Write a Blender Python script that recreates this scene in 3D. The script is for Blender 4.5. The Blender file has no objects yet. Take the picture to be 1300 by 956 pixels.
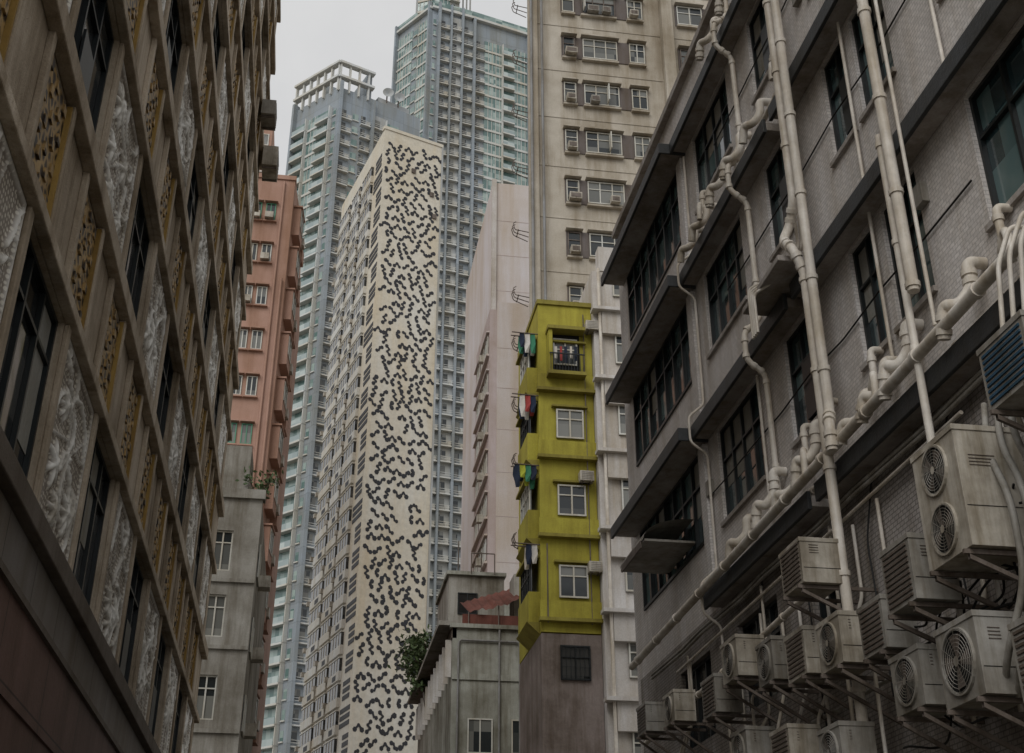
import bpy, math, random
import numpy as np
from mathutils import Vector, Matrix
random.seed(7); rng=np.random.RandomState(3)
scene=bpy.context.scene
# ------------------------------------------------------------ materials
def newmat(name):
    m=bpy.data.materials.new(name); m.use_nodes=True
    nt=m.node_tree; bs=nt.nodes['Principled BSDF']; return m,nt,bs
def N(nt,t,**k):
    n=nt.nodes.new(t)
    for a,v in k.items(): setattr(n,a,v)
    return n
def ramp(nt,fac,p0,c0,p1,c1):
    r=N(nt,'ShaderNodeValToRGB'); e=r.color_ramp.elements
    e[0].position=p0; e[0].color=(*c0,1); e[1].position=p1; e[1].color=(*c1,1)
    nt.links.new(fac,r.inputs[0]); return r.outputs[0]
def mul(nt,a,b,f=1.0,mode='MULTIPLY'):
    m=N(nt,'ShaderNodeMix',data_type='RGBA',blend_type=mode)
    m.inputs[0].default_value=f
    nt.links.new(a,m.inputs[6]); nt.links.new(b,m.inputs[7]); return m.outputs[2]
def noise(nt,vec,scale,detail=5,rough=.6):
    n=N(nt,'ShaderNodeTexNoise'); n.inputs['Scale'].default_value=scale
    n.inputs['Detail'].default_value=detail; n.inputs['Roughness'].default_value=rough
    nt.links.new(vec,n.inputs['Vector']); return n.outputs[0]
def wall(name,col,rough=.85,stain=.4,tile=None,bump=.15,sc=1.0,fine=18,metal=0,streak=.5,tint=(1,.93,.82),spec=.3):
    m,nt,bs=newmat(name); L=nt.links
    pos=N(nt,'ShaderNodeNewGeometry').outputs['Position']
    if tile:
        sx=N(nt,'ShaderNodeSeparateXYZ'); L.new(pos,sx.inputs[0])
        ad=N(nt,'ShaderNodeMath',operation='ADD'); L.new(sx.outputs[0],ad.inputs[0]); L.new(sx.outputs[1],ad.inputs[1])
        cb=N(nt,'ShaderNodeCombineXYZ'); L.new(ad.outputs[0],cb.inputs[0]); L.new(sx.outputs[2],cb.inputs[1])
        br=N(nt,'ShaderNodeTexBrick'); L.new(cb.outputs[0],br.inputs['Vector'])
        br.offset=tile[4] if len(tile)>4 else 0.5
        br.inputs['Scale'].default_value=1; br.inputs['Brick Width'].default_value=tile[0]; br.inputs['Row Height'].default_value=tile[1]
        br.inputs['Mortar Size'].default_value=tile[2]; br.inputs['Mortar Smooth'].default_value=.2
        br.inputs['Color1'].default_value=(*[c*1.06 for c in col],1); br.inputs['Color2'].default_value=(*[c*.9 for c in col],1)
        br.inputs['Mortar'].default_value=(*[c*tile[3] for c in col],1)
        c=br.outputs['Color']
    else:
        rg=N(nt,'ShaderNodeRGB'); rg.outputs[0].default_value=(*col,1); c=rg.outputs[0]
    lo=tuple((1-stain)*t for t in tint)
    c=mul(nt,c,ramp(nt,noise(nt,pos,.45*sc,7,.65),.33,lo,.62,(1,1,1)))
    mp=N(nt,'ShaderNodeMapping'); mp.inputs['Scale'].default_value=(1.6*sc,1.6*sc,.13*sc); L.new(pos,mp.inputs[0])
    lo2=tuple((1-stain*streak*1.6)*t for t in tint)
    c=mul(nt,c,ramp(nt,noise(nt,mp.outputs[0],1.3,6,.7),.34,lo2,.55,(1,1,1)))
    fn=noise(nt,pos,fine,4,.7)
    c=mul(nt,c,ramp(nt,fn,.25,(.82,.82,.82),.75,(1.08,1.08,1.08)))
    L.new(c,bs.inputs['Base Color'])
    bs.inputs['Roughness'].default_value=rough; bs.inputs['Metallic'].default_value=metal
    bs.inputs['Specular IOR Level'].default_value=spec
    bp=N(nt,'ShaderNodeBump'); bp.inputs['Strength'].default_value=bump; bp.inputs['Distance'].default_value=.03
    L.new(fn,bp.inputs['Height']); L.new(bp.outputs[0],bs.inputs['Normal'])
    return m
def glass(name,c0,c1,rough=.08,cell=1.3,spec=.6,wob=.05):
    m,nt,bs=newmat(name); L=nt.links
    pos=N(nt,'ShaderNodeNewGeometry').outputs['Position']
    sn=N(nt,'ShaderNodeVectorMath',operation='SNAP'); sn.inputs[1].default_value=(cell,cell,cell*.8); L.new(pos,sn.inputs[0])
    wn=N(nt,'ShaderNodeTexWhiteNoise'); L.new(sn.outputs[0],wn.inputs['Vector'])
    c=ramp(nt,wn.outputs['Value'],.25,c0,.98,c1)
    L.new(c,bs.inputs['Base Color']); bs.inputs['Roughness'].default_value=rough
    bs.inputs['Specular IOR Level'].default_value=spec
    bp=N(nt,'ShaderNodeBump'); bp.inputs['Strength'].default_value=wob; bp.inputs['Distance'].default_value=.2
    L.new(noise(nt,pos,1.1,2),bp.inputs['Height']); L.new(bp.outputs[0],bs.inputs['Normal'])
    return m
M={}
M['r_wall']=wall('mosaic_tile_wall',(.72,.69,.675),.6,.24,(.12,.06,.007,.7),.2,tint=(1,.96,.9))
M['r_lower']=wall('grimy_tile_wall',(.42,.39,.37),.7,.5,(.12,.06,.008,.5),.2)
M['r_ledge']=wall('dark_ledge_paint',(.055,.06,.066),.55,.3,None,.3)
M['r_ledgetop']=wall('concrete_ledge',(.46,.43,.41),.9,.45,None,.4)
M['frame_dark']=wall('dark_window_frame',(.014,.018,.02),.4,.2,None,.05)
M['frame_white']=wall('white_window_frame',(.62,.62,.58),.5,.25,None,.05)
M['frame_green']=wall('green_window_frame',(.10,.30,.2),.5,.25,None,.05)
M['glass_teal']=glass('teal_glass',(.02,.04,.045),(.12,.19,.19),.07,.75,1.0)
M['blind']=wall('window_blind',(.30,.30,.28),.8,.3)
M['glass_dark']=glass('dark_glass',(.008,.009,.01),(.06,.06,.056),.1,.8)
M['glass_far']=glass('far_window_glass',(.015,.02,.022),(.20,.2,.18),.15,1.1)
M['glass_green']=glass('green_curtain_glass',(.11,.18,.17),(.34,.42,.39),.14,1.4,.6)
M['dark']=wall('dark_interior',(.012,.012,.012),.9,.1)
M['pvc']=wall('pvc_pipe',(.74,.70,.64),.5,.33,None,.1,sc=2,fine=6)
M['pipe_grey']=wall('grey_pipe',(.25,.25,.25),.5,.35,None,.1,sc=2)
M['cable']=wall('black_cable',(.018,.018,.018),.6,.2)
M['ac']=wall('ac_casing',(.54,.50,.43),.5,.55,None,.1,sc=2.2,fine=8)
M['ac_grey']=wall('ac_casing_grey',(.36,.345,.315),.5,.5,None,.1,sc=2.2,fine=8)
M['ac_blue']=wall('ac_blue_fin',(.03,.09,.16),.5,.3,None,.1)
M['steel']=wall('rusty_steel',(.17,.14,.12),.6,.5,None,.2,sc=3)
M['l_conc']=wall('tan_concrete',(.53,.45,.355),.9,.52,None,.5,sc=1.3,fine=30)
M['l_dark']=wall('brown_stone',(.15,.125,.105),.8,.4,None,.4,fine=40)
M['l_grey']=wall('grey_granite_panel',(.22,.20,.185),.7,.3,(1.4,.7,.012,.3,0),.5,fine=60)
M['l_maroon']=wall('maroon_panel',(.14,.078,.066),.6,.4,(2.2,1.4,.012,.3,0),.2)
M['cream']=wall('cream_render',(.51,.465,.395),.85,.42,None,.1,sc=.5)
M['greypanel']=wall('grey_brown_panel',(.15,.13,.125),.8,.2,None,.1)
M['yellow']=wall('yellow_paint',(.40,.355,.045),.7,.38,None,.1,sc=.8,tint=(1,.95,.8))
M['yellow_d']=wall('shaded_yellow_paint',(.29,.25,.045),.7,.35,None,.1,sc=.8,tint=(1,.95,.8))  # darker copy of the yellow, shade of bands and undersides put into its colour
M['stone_pink']=wall('pink_stone',(.27,.225,.205),.8,.5,None,.3,fine=9)
M['white']=wall('pale_painted_wall',(.62,.60,.585),.8,.3,None,.1,sc=.7)
M['palepink']=wall('pale_pink_wall',(.61,.575,.58),.8,.15,None,.05,sc=.3)
M['pink']=wall('pink_wall',(.54,.465,.465),.8,.25,None,.05,sc=.5)
M['salmon']=wall('salmon_wall',(.43,.265,.205),.8,.28,None,.08,sc=.5)
M['grey_b']=wall('weathered_grey_concrete',(.36,.345,.31),.9,.55,None,.2,sc=.8)
M['old']=wall('mouldy_concrete',(.38,.385,.34),.9,.55,None,.3,sc=.9)
M['rust']=wall('rust_red_sheet',(.15,.05,.035),.7,.45,None,.3,sc=1.5)
M['pat_w']=wall('ivory_cladding',(.65,.63,.565),.7,.08,None,.03,sc=.15,fine=2)
M['pat_g']=wall('grey_white_cladding',(.60,.60,.57),.7,.15,None,.03,sc=.3,fine=2)
M['pat_k']=wall('charcoal_tile',(.035,.037,.045),.6,.1)
M['t_slab']=wall('tower_slab',(.60,.62,.62),.7,.12,None,.03,sc=.2)
M['t_blue']=wall('blue_grey_cladding',(.30,.345,.39),.7,.15,(3,3,.08,.8,0),.03,sc=.2)
M['t_grey']=wall('grey_cladding',(.42,.445,.46),.7,.18,None,.03,sc=.2)
M['t_rail']=glass('balcony_rail_glass',(.28,.34,.34),(.46,.52,.50),.25,2,.5)
M['asphalt']=wall('asphalt',(.06,.06,.062),.9,.3,None,.5,fine=60)
M['pave']=wall('paving',(.35,.34,.31),.9,.35,(.6,.6,.012,.5,0),.2)
M['paint']=wall('road_paint',(.75,.74,.7),.8,.2)
M['yline']=wall('yellow_road_paint',(.6,.45,.06),.8,.2)
M['ground']=wall('ground_surface',(.30,.295,.28),.95,.3)
def gold():
    m,nt,bs=newmat('gilded_ornament'); L=nt.links
    tc=N(nt,'ShaderNodeNewGeometry').outputs['Position']
    v=N(nt,'ShaderNodeTexVoronoi',feature='DISTANCE_TO_EDGE'); v.inputs['Scale'].default_value=7; L.new(tc,v.inputs['Vector'])
    c=ramp(nt,v.outputs['Distance'],.06,(.40,.26,.10),.24,(.035,.022,.012))  # dark cells paint the shade of pierced holes into the gilding colour
    c=mul(nt,c,ramp(nt,noise(nt,tc,3,5),.3,(.5,.5,.5),.7,(1.1,1.1,1.1)))
    L.new(c,bs.inputs['Base Color']); bs.inputs['Roughness'].default_value=.5; bs.inputs['Metallic'].default_value=.15
    return m
M['gold']=gold()
M['gold_e']=wall('gilded_edge',(.36,.23,.06),.6,.4)
def relief_mat():
    m,nt,bs=newmat('plaster_relief'); L=nt.links
    tc=N(nt,'ShaderNodeTexCoord').outputs['Object']
    v=N(nt,'ShaderNodeTexVoronoi'); v.inputs['Scale'].default_value=16; v.inputs['Randomness'].default_value=.35; L.new(tc,v.inputs['Vector'])
    sx=N(nt,'ShaderNodeSeparateXYZ'); L.new(tc,sx.inputs[0])
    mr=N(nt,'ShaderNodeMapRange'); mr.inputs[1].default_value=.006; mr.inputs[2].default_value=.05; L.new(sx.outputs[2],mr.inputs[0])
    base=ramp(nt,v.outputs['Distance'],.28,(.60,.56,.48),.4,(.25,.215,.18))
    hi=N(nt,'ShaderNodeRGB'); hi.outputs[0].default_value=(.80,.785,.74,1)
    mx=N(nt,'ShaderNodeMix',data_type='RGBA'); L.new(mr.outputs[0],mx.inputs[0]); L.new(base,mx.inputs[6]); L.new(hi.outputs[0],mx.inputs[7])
    pos=N(nt,'ShaderNodeNewGeometry').outputs['Position']
    c=mul(nt,mx.outputs[2],ramp(nt,noise(nt,pos,1.6,6,.7),.3,(.55,.51,.45),.6,(1,1,1)))
    L.new(c,bs.inputs['Base Color']); bs.inputs['Roughness'].default_value=.85
    return m
M['relief']=relief_mat()
def leafm():
    m,nt,bs=newmat('leaves'); L=nt.links
    pos=N(nt,'ShaderNodeNewGeometry').outputs['Position']
    L.new(ramp(nt,noise(nt,pos,4,3),.3,(.03,.055,.018),.7,(.10,.15,.05)),bs.inputs['Base Color']); bs.inputs['Roughness'].default_value=.6
    return m
M['leaf']=leafm()
M['bark']=wall('bark',(.12,.09,.07),.9,.4)
def cloth(n,c): return wall(n,c,.9,.1)
M['cl_r']=cloth('red_cloth',(.35,.06,.06)); M['cl_b']=cloth('dark_blue_cloth',(.02,.03,.06)); M['cl_w']=cloth('white_cloth',(.6,.6,.6)); M['cl_g']=cloth('green_cloth',(.05,.22,.14)); M['cl_y']=cloth('lime_cloth',(.4,.45,.05))
# ------------------------------------------------------------ mesh tools
class MB:
    def __init__(s): s.v=[];s.f=[];s.m=[];s.mats=[]
    def mi(s,mat):
        if mat not in s.mats: s.mats.append(mat)
        return s.mats.index(mat)
    def add(s,vs,fs,mat):
        o=len(s.v); k=s.mi(mat); s.v+= [tuple(v) for v in vs]
        for f in fs: s.f.append(tuple(i+o for i in f)); s.m.append(k)
    def obj(s,name,parent=None,bevel=0):
        me=bpy.data.meshes.new(name); me.from_pydata(s.v,[],s.f)
        for a in s.mats: me.materials.append(M[a])
        me.polygons.foreach_set('material_index',s.m); me.update()
        o=bpy.data.objects.new(name,me); scene.collection.objects.link(o)
        if parent: o.parent=parent
        if bevel:
            b=o.modifiers.new('bevel','BEVEL'); b.width=bevel; b.segments=2; b.limit_method='ANGLE'
        return o
class F:
    def __init__(s,ox,oy,dx,dy,nx=None,ny=None):
        l=math.hypot(dx,dy); s.o=(ox,oy); s.d=(dx/l,dy/l); s.len=l
        if nx is None:
            n=(s.d[1],-s.d[0])
            if n[0]*ox+n[1]*oy>0: n=(-n[0],-n[1])
            s.n=n
        else: s.n=(nx,ny)
        s.flip=(s.d[0]*s.n[1]-s.d[1]*s.n[0])<0
    def p(s,a,d,z): return (s.o[0]+s.d[0]*a+s.n[0]*d, s.o[1]+s.d[1]*a+s.n[1]*d, z)
BF=[(0,3,2,1),(4,5,6,7),(0,1,5,4),(1,2,6,5),(2,3,7,6),(3,0,4,7)]
def box(mb,fr,s0,s1,d0,d1,z0,z1,mat):
    vs=[fr.p(s0,d0,z0),fr.p(s1,d0,z0),fr.p(s1,d1,z0),fr.p(s0,d1,z0),fr.p(s0,d0,z1),fr.p(s1,d0,z1),fr.p(s1,d1,z1),fr.p(s0,d1,z1)]
    mb.add(vs,[f[::-1] for f in BF] if fr.flip else BF,mat)
def prism(mb,pts,z0,z1,mat):
    n=len(pts); vs=[(x,y,z0) for x,y in pts]+[(x,y,z1) for x,y in pts]
    fs=[(i,(i+1)%n,(i+1)%n+n,i+n) for i in range(n)]+[tuple(range(n))[::-1],tuple(range(n,2*n))]
    mb.add(vs,fs,mat)
class B:
    def __init__(s,name):
        s.e=bpy.data.objects.new(name,None); scene.collection.objects.link(s.e); s.p={}
    def __call__(s,part):
        if part not in s.p: s.p[part]=MB()
        return s.p[part]
    def done(s,bev={}):
        for k,mb in s.p.items(): mb.obj(k,s.e,bev.get(k,0))
def window(b,fr,s0,s1,z0,z1,dg,nx,zt=None,fw=.05,fm='frame_dark',gm='glass_teal',fd=.06,extra=[]):
    box(b('glass'),fr,s0,s1,dg-.04,dg,z0,z1,gm)
    q=b('window_frames'); a=dg+.002; e=dg+fd
    box(q,fr,s0,s1,a,e,z0,z0+fw,fm); box(q,fr,s0,s1,a,e,z1-fw,z1,fm)
    box(q,fr,s0,s0+fw,a,e-.003,z0+fw,z1-fw,fm); box(q,fr,s1-fw,s1,a,e-.003,z0+fw,z1-fw,fm)
    for i in range(1,nx):
        c=s0+(s1-s0)*i/nx; box(q,fr,c-fw*.5,c+fw*.5,a,e-.006,z0+fw,z1-fw,fm)
    if zt: box(q,fr,s0+fw,s1-fw,a,e-.01,zt-fw*.4,zt+fw*.4,fm)
def wallrows(b,part,fr,s0,s1,zl,zh,t,rows,mat):
    q=b(part); cur=zl
    for z0,z1,ws in sorted(rows,key=lambda r:r[0]):
        if z0>cur: box(q,fr,s0,s1,-t,0,cur,z0,mat)
        c=s0
        for a,e in sorted(ws):
            if a>c: box(q,fr,c,a,-t,0,z0,z1,mat)
            c=e
        if c<s1: box(q,fr,c,s1,-t,0,z0,z1,mat)
        cur=z1
    if cur<zh: box(q,fr,s0,s1,-t,0,cur,zh,mat)
def fillet(pts,r,n=5):
    P=[Vector(p) for p in pts]; out=[P[0]]
    for i in range(1,len(P)-1):
        a,c,e=P[i-1],P[i],P[i+1]; u=(a-c); w=(e-c); rr=min(r,u.length*.45,w.length*.45)
        p0=c+u.normalized()*rr; p1=c+w.normalized()*rr
        for k in range(n+1):
            t=k/n; out.append((1-t)**2*p0+2*t*(1-t)*c+t*t*p1)
    out.append(P[-1]); return out
def pipes(name,parent,paths,r,mat,fr=.12,res=3):
    cu=bpy.data.curves.new(name,'CURVE'); cu.dimensions='3D'; cu.bevel_depth=r; cu.bevel_resolution=res; cu.use_fill_caps=True
    for p in paths:
        q=fillet(p,fr) if len(p)>2 and fr>0 else [Vector(x) for x in p]
        sp=cu.splines.new('POLY'); sp.points.add(len(q)-1)
        for i,c in enumerate(q): sp.points[i].co=(*c,1)
    cu.materials.append(M[mat]); o=bpy.data.objects.new(name,cu); scene.collection.objects.link(o); o.parent=parent
    for s_ in cu.splines: s_.use_smooth=True
    return o
def collars(name,parent,paths,r,mat,step=1.1):
    out=[]
    for p in paths:
        for i in range(len(p)-1):
            a,c=Vector(p[i]),Vector(p[i+1]); L=(c-a).length; d=(c-a).normalized()
            if L<.35: continue
            for k in range(max(1,int(L/step))+1):
                t=min(L-.12,.12+k*step)
                if t<=0: continue
                out.append([a+d*t,a+d*(t+.07)])
    pipes(name,parent,out,r,mat,0)
# ------------------------------------------------------------ ground
g=MB(); g.add([(-1500,-1500,-.02),(1500,-1500,-.02),(1500,1500,-.02),(-1500,1500,-.02)],[(0,1,2,3)],'ground'); g.obj('ground')
g=MB(); g.add([(-1.4,-60,0),(5.5,-60,0),(5.5,130,0),(-1.4,130,0)],[(0,1,2,3)],'asphalt'); g.obj('road')
W=F(0,0,1,0,0,1)
for a,e in ((-2.8,-1.4),(5.5,7.25)):
    g=MB(); box(g,W,a,e,-60,130,-.01,.13,'pave'); g.obj('pavement',bevel=.02)
g=MB()
for x in (-1.15,-1.0,5.15,5.3): g.add([(x,-60,.004),(x+.08,-60,.004),(x+.08,130,.004),(x,130,.004)],[(0,1,2,3)],'yline')
for i in range(24): g.add([(2.0,-50+i*7,.004),(2.1,-50+i*7,.004),(2.1,-47+i*7,.004),(2.0,-47+i*7,.004)],[(0,1,2,3)],'paint')
g.obj('road_markings')
# ------------------------------------------------------------ left building
b=B('ornamented_office_building'); FL=F(-2.8,0,0,1,1,0)
S0,S1=5.0,32.4
bay=4.37; half=bay/2; y0=13.0-half/2-4*half
rows=[]; nrow=7
slots=[]
k=0; yy=y0
while yy<S1-1.0:
    slots.append((yy+.10,min(yy+half-.10,S1-.3),k%2)); yy+=half; k+=1
for r in range(nrow):
    z=5.9+3.8*r
    rows.append((z,z+1.95,[(a,e) for a,e,t in slots if a>S0]))
TOP=5.9+3.8*nrow
wallrows(b,'walls',FL,S0,S1,5.85,TOP,.3,rows,'l_conc')
box(b('core'),FL,S0,S1-.05,-11,-.42,0,TOP-.1,'dark')
box(b('end_walls'),FL,S1-.04,S1+.0,-11,-.3,0,TOP,'l_conc'); box(b('end_walls'),FL,S0-.2,S0-.003,-11,0,0,TOP,'l_conc')
box(b('base'),FL,S0,S1,-.3,.02,0,4.1,'l_maroon'); box(b('base'),FL,S0,S1,-.3,.05,4.1,4.95,'l_maroon')
box(b('base'),FL,S0,S1,-.3,.0,4.95,5.6,'l_grey'); box(b('base'),FL,S0,S1,-.3,.10,4.93,5.0,'l_dark')
box(b('ledges'),FL,S0,S1,-.3,.12,5.60,5.84,'l_dark')
RW=half-.20
def relief(seed,nx=64,ny=62,w=RW,h=1.94):
    r=np.random.RandomState(seed); X,Y=np.meshgrid(np.linspace(-w/2,w/2,nx),np.linspace(-h/2,h/2,ny)); H=np.zeros_like(X)
    def ridge(pts,wd,ht):
        nonlocal H
        for (ax,ay),(bx,by) in zip(pts[:-1],pts[1:]):
            dx,dy=bx-ax,by-ay; t=np.clip(((X-ax)*dx+(Y-ay)*dy)/(dx*dx+dy*dy+1e-9),0,1)
            d=np.hypot(X-ax-t*dx,Y-ay-t*dy); H=np.maximum(H,ht*np.exp(-(d/wd)**2))
    for i in range(6):
        cx,cy=r.uniform(-.75,.75),r.uniform(-.75,.75); R=r.uniform(.16,.34); kk=r.randint(5,9); ph=r.uniform(0,6)
        rr=np.hypot(X-cx,Y-cy); th=np.arctan2(Y-cy,X-cx)
        pet=R*(.55+.45*np.cos(kk*th+ph)); H=np.maximum(H,.07*np.clip(1-(rr/(pet+.02))**2,0,1)**.5); H=np.maximum(H,.09*np.exp(-(rr/.06)**2))
    for i in range(8):
        p=[r.uniform(-.8,.8),r.uniform(-.8,.8)]; a=r.uniform(0,6.28); pts=[tuple(p)]
        for j in range(12):
            a+=r.uniform(-.2,.65)*(1 if i%2 else -1); p=[p[0]+.12*math.cos(a),p[1]+.12*math.sin(a)]; pts.append(tuple(p))
        ridge(pts,.03,.055)
    for i in range(9):
        a=r.uniform(0,6.28); ox,oy=r.uniform(-.3,.3),r.uniform(-.3,.3)
        ridge([(ox,oy),(ox+1.0*math.cos(a),oy+1.0*math.sin(a))],.018,.035)
    bd=np.minimum(np.minimum(X+w/2,w/2-X),np.minimum(Y+h/2,h/2-Y)); H*=np.clip(bd/.06,0,1); H=np.maximum(H,.03*(bd<.035))
    vs=np.stack([X.ravel(),Y.ravel(),H.ravel()],1).tolist()
    fs=[(j*nx+i,j*nx+i+1,(j+1)*nx+i+1,(j+1)*nx+i) for j in range(ny-1) for i in range(nx-1)]
    me=bpy.data.meshes.new('relief_panel'); me.from_pydata(vs,[],fs); me.materials.append(M['relief'])
    me.polygons.foreach_set('use_smooth',[True]*len(fs)); return me
RM=[relief(s) for s in (1,5,9,12,21,33,40)]
rot=Matrix(((0,0,1,0),(1,0,0,0),(0,1,0,0),(0,0,0,1)))
ri=0
for r in range(nrow):
    z=5.9+3.8*r
    for (a,e,t) in slots:
        if a<=S0: continue
        if t==0:
            o=bpy.data.objects.new('relief_panel',RM[(ri*3+r)%7]); ri+=1; scene.collection.objects.link(o); o.parent=b.e
            o.matrix_world=Matrix.Translation((-2.8-.02,(a+e)/2,z+.975))@rot
            box(b('relief_backing'),FL,a,e,-.3,-.03,z,z+1.95,'l_conc')
        else:
            window(b,FL,a,e,z,z+1.95,-.12,3,z+1.45,.05,'frame_dark','glass_dark',.06)
            if random.random()<.35: box(b('window_frames'),FL,a+.62,a+1.15,-.05,-.02,z+.05,z+.9,'frame_dark')
            if random.random()<.4:
                w_=(e-a)/3; kk=random.randrange(3); box(b('blinds'),FL,a+kk*w_+.04,a+(kk+1)*w_-.04,-.118,-.112,z+random.uniform(.4,1.2),z+1.9,'blind')
        box(b('fins'),FL,e+.03,e+.17,0,.05,z,z+1.95,'l_conc')
    zz=z+1.95
    box(b('ledges'),FL,S0,S1,0,.12,zz+.0,zz+.14,'l_conc')
    box(b('ledges'),FL,S0,S1,0,.14,zz+1.57,zz+1.82,'l_conc')
    yy=y0
    while yy<S1-1.0:
        c=yy
        if c-.7>S0:
            box(b('gilded_panels'),FL,c-.46,c+.46,.002,.02,zz+.24,zz+1.47,'gold')
            for q in range(7):
                for w_ in range(5):
                    px=c-.35+w_*.175; pz=zz+.33+q*.175
                    if (q+w_+r)%2==0: box(b('gilded_panels'),FL,px-.05,px+.05,.02,.035+.015*random.random(),pz-.05,pz+.05,'gold')
            box(b('fins'),FL,c-.58,c-.48,0,.07,zz+.14,zz+1.57,'l_conc'); box(b('fins'),FL,c+.50,c+.60,0,.09,zz+.14,zz+1.57,'l_conc')
            box(b('gilded_panels'),FL,c+.465,c+.497,.02,.07,zz+.18,zz+1.53,'gold_e')
        yy+=half
box(b('ledges'),FL,S0,S1,-.3,.4,TOP,TOP+.4,'l_conc')
b.done({'ledges':.015,'fins':.01})
def simple_ac(name,fr,s0,z0,w=.7,h=.45,d=.6,d0=0,parent=None,mat='ac'):
    q=MB(); box(q,fr,s0,s0+w,d0,d0+d,z0,z0+h,mat)
    for i in range(5): box(q,fr,s0+.05,s0+w-.05,d0+d,d0+d+.012,z0+.06+i*h*.17,z0+.06+i*h*.17+h*.07,'ac_grey')
    for k in (0.1,w-.14): box(q,fr,s0+k,s0+k+.04,d0-.0,d0+d,z0-.05,z0-.003,'steel')
    return q.obj(name,parent,.012)
simple_ac('window_air_conditioner',FL,31.2,24.0,.9,.7,.45,.14); simple_ac('window_air_conditioner',FL,29.0,24.2,.8,.5,.4,.14,mat='ac_grey')
# ------------------------------------------------------------ right building
b=B('tiled_tenement_building'); WX=7.25; FR=F(WX,0,0,1,-1,0)
LV=[8.1,11.43,14.9,18.3]; R0,R1=6.5,27.3
cols=[(8.7,10.85,3),(12.25,13.3,2),(13.55,14.4,2),(16.1,17.15,2),(18.5,20.8,4)]
farc=(21.8,26.6)
rows=[]
for L in LV[1:]:
    rows.append((L-1.95,L-.12,[(a,e) for a,e,n in cols]+[farc]))
lowcols=[(9,10.6),(12.2,13.4),(16,17.2),(18.6,20.6),(22.2,24.2)]
wallrows(b,'walls',FR,R0,R1,8.1,19.95,.3,rows,'r_wall')
wallrows(b,'lower_walls',FR,R0,R1,3.6,8.1,.3,[(6.0,7.5,lowcols)],'r_lower')
wallrows(b,'lower_walls',FR,R0,R1,0,3.6,.3,[(0.2,3.2,[(x,x+3.4) for x in range(7,23,4)])],'r_lower')
for x in range(7,23,4): box(b('shop_shutters'),FR,x,x+3.4,-.2,-.15,.2,3.2,'ac_grey')
box(b('core'),FR,R0,R1-.01,-12,-.42,0,19.5,'dark')
box(b('end_wall'),FR,R1-.005,R1+.25,-12,0,0,19.95,'r_wall'); box(b('end_wall'),FR,R0-.2,R0-.004,-12,0,0,19.95,'r_wall')
for L in LV[1:]:
    for a,e,n in cols: 
        window(b,FR,a,e,L-1.95,L-.12,-.13,n,L-.75,.05,'frame_dark','glass_teal',.07)
        box(b('sills'),FR,a-.05,e+.05,.002,.06,L-2.03,L-1.955,'r_ledgetop')
        w=(e-a)/n
        if random.random()<.5:
            k=random.choice(range(n)); box(b('window_frames'),FR,a+k*w+.06,a+(k+1)*w-.06,-.04,-.01,L-1.8,L-.85,'frame_dark')
        for k in range(n):
            if random.random()<.3: box(b('blinds'),FR,a+k*w+.03,a+(k+1)*w-.03,-.128,-.122,L-random.uniform(.9,1.7),L-.17,'blind')
    window(b,FR,farc[0],farc[1],L-1.95,L-.12,-.04,7,L-.75,.06,'frame_dark','glass_teal',.08)
    for k in range(7):
        w=(farc[1]-farc[0])/7
        if random.random()<.3: box(b('blinds'),FR,farc[0]+k*w+.04,farc[0]+(k+1)*w-.04,-.038,-.032,L-random.uniform(.9,1.7),L-.18,'blind')
for a,e in lowcols: window(b,FR,a,e,6.0,7.5,-.18,3,7.0,.06,'frame_dark','glass_dark',.08)
for i,L in enumerate(LV):
    for a,e in ((R0,15.8),(16.1,21.3)):
        box(b('ledges'),FR,a,e,.0,.29,L-.07,L+.10,'r_ledgetop')
        box(b('ledges'),FR,a-.01,e+.01,.295,.36,L-.12,L+.16,'r_ledge')
    if i>0:
        box(b('ledges'),FR,21.36,27.1,.0,.53,L-.06,L+.10,'r_ledgetop'); box(b('ledges'),FR,21.34,27.12,.535,.60,L-.12,L+.15,'r_ledge')
        box(b('ledges'),FR,21.31,21.355,.0,.60,L-.12,L+.15,'r_ledge')
        box(b('bay_piers'),FR,21.4,21.75,0,.10,L-3.2 if i>1 else 8.2,L-.13,'r_wall')
box(b('parapet'),FR,R0,R1+.2,-.2,.15,19.95,20.12,'r_ledgetop')
box(b('ledges'),FR,15.2,16.9,0,.75,11.62,11.72,'r_ledgetop')
for y,z in ((15.6,13.9),(12.0,10.6),(17.9,12.6),(11.4,14.1),(21.2,10.2),(14.65,16.5)): box(b('junction_boxes'),FR,y,y+.22,0,.1,z,z+.3,random.choice(('ac_grey','pvc')))
b.done({'ledges':.012})
RE=b.e
P=lambda d,y,z:(WX-d,y,z)
big=[];med=[];thin=[]
def stack(y,zt,zb,lst,din=.14,dout=.45,which=LV):
    pts=[P(din,y,zt)]
    for L in which[::-1]:
        if zb<L<zt-.6:
            pts+= [P(din,y,L+.60),P(dout,y,L+.32),P(dout,y,L-.22),P(din,y,L-.45)]
    pts.append(P(din,y,zb)); lst.append(pts)
big.append([P(.47,15.0,19.8),P(.47,15.0,12.6),P(.47,15.25,12.3),P(.62,15.25,12.0),P(.62,14.95,11.7),P(.47,14.95,11.3),P(.47,14.95,4.2)])
big.append([P(.47,14.72,17.2),P(.47,14.72,8.9),P(.60,14.5,8.6),P(.60,14.5,8.2)])
big.append([P(.47,11.95,19.8),P(.47,11.95,9.2)]); med.append([P(.45,12.18,11.7),P(.45,12.18,4.6)])
thin.append([P(.42,11.7,15.4),P(.42,11.7,8.6)])
stack(17.7,19.5,8.7,med); stack(21.15,18,4,thin,.10,.42); thin.append([P(.1,18.2,11.2),P(.1,18.2,8.6)])
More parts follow.
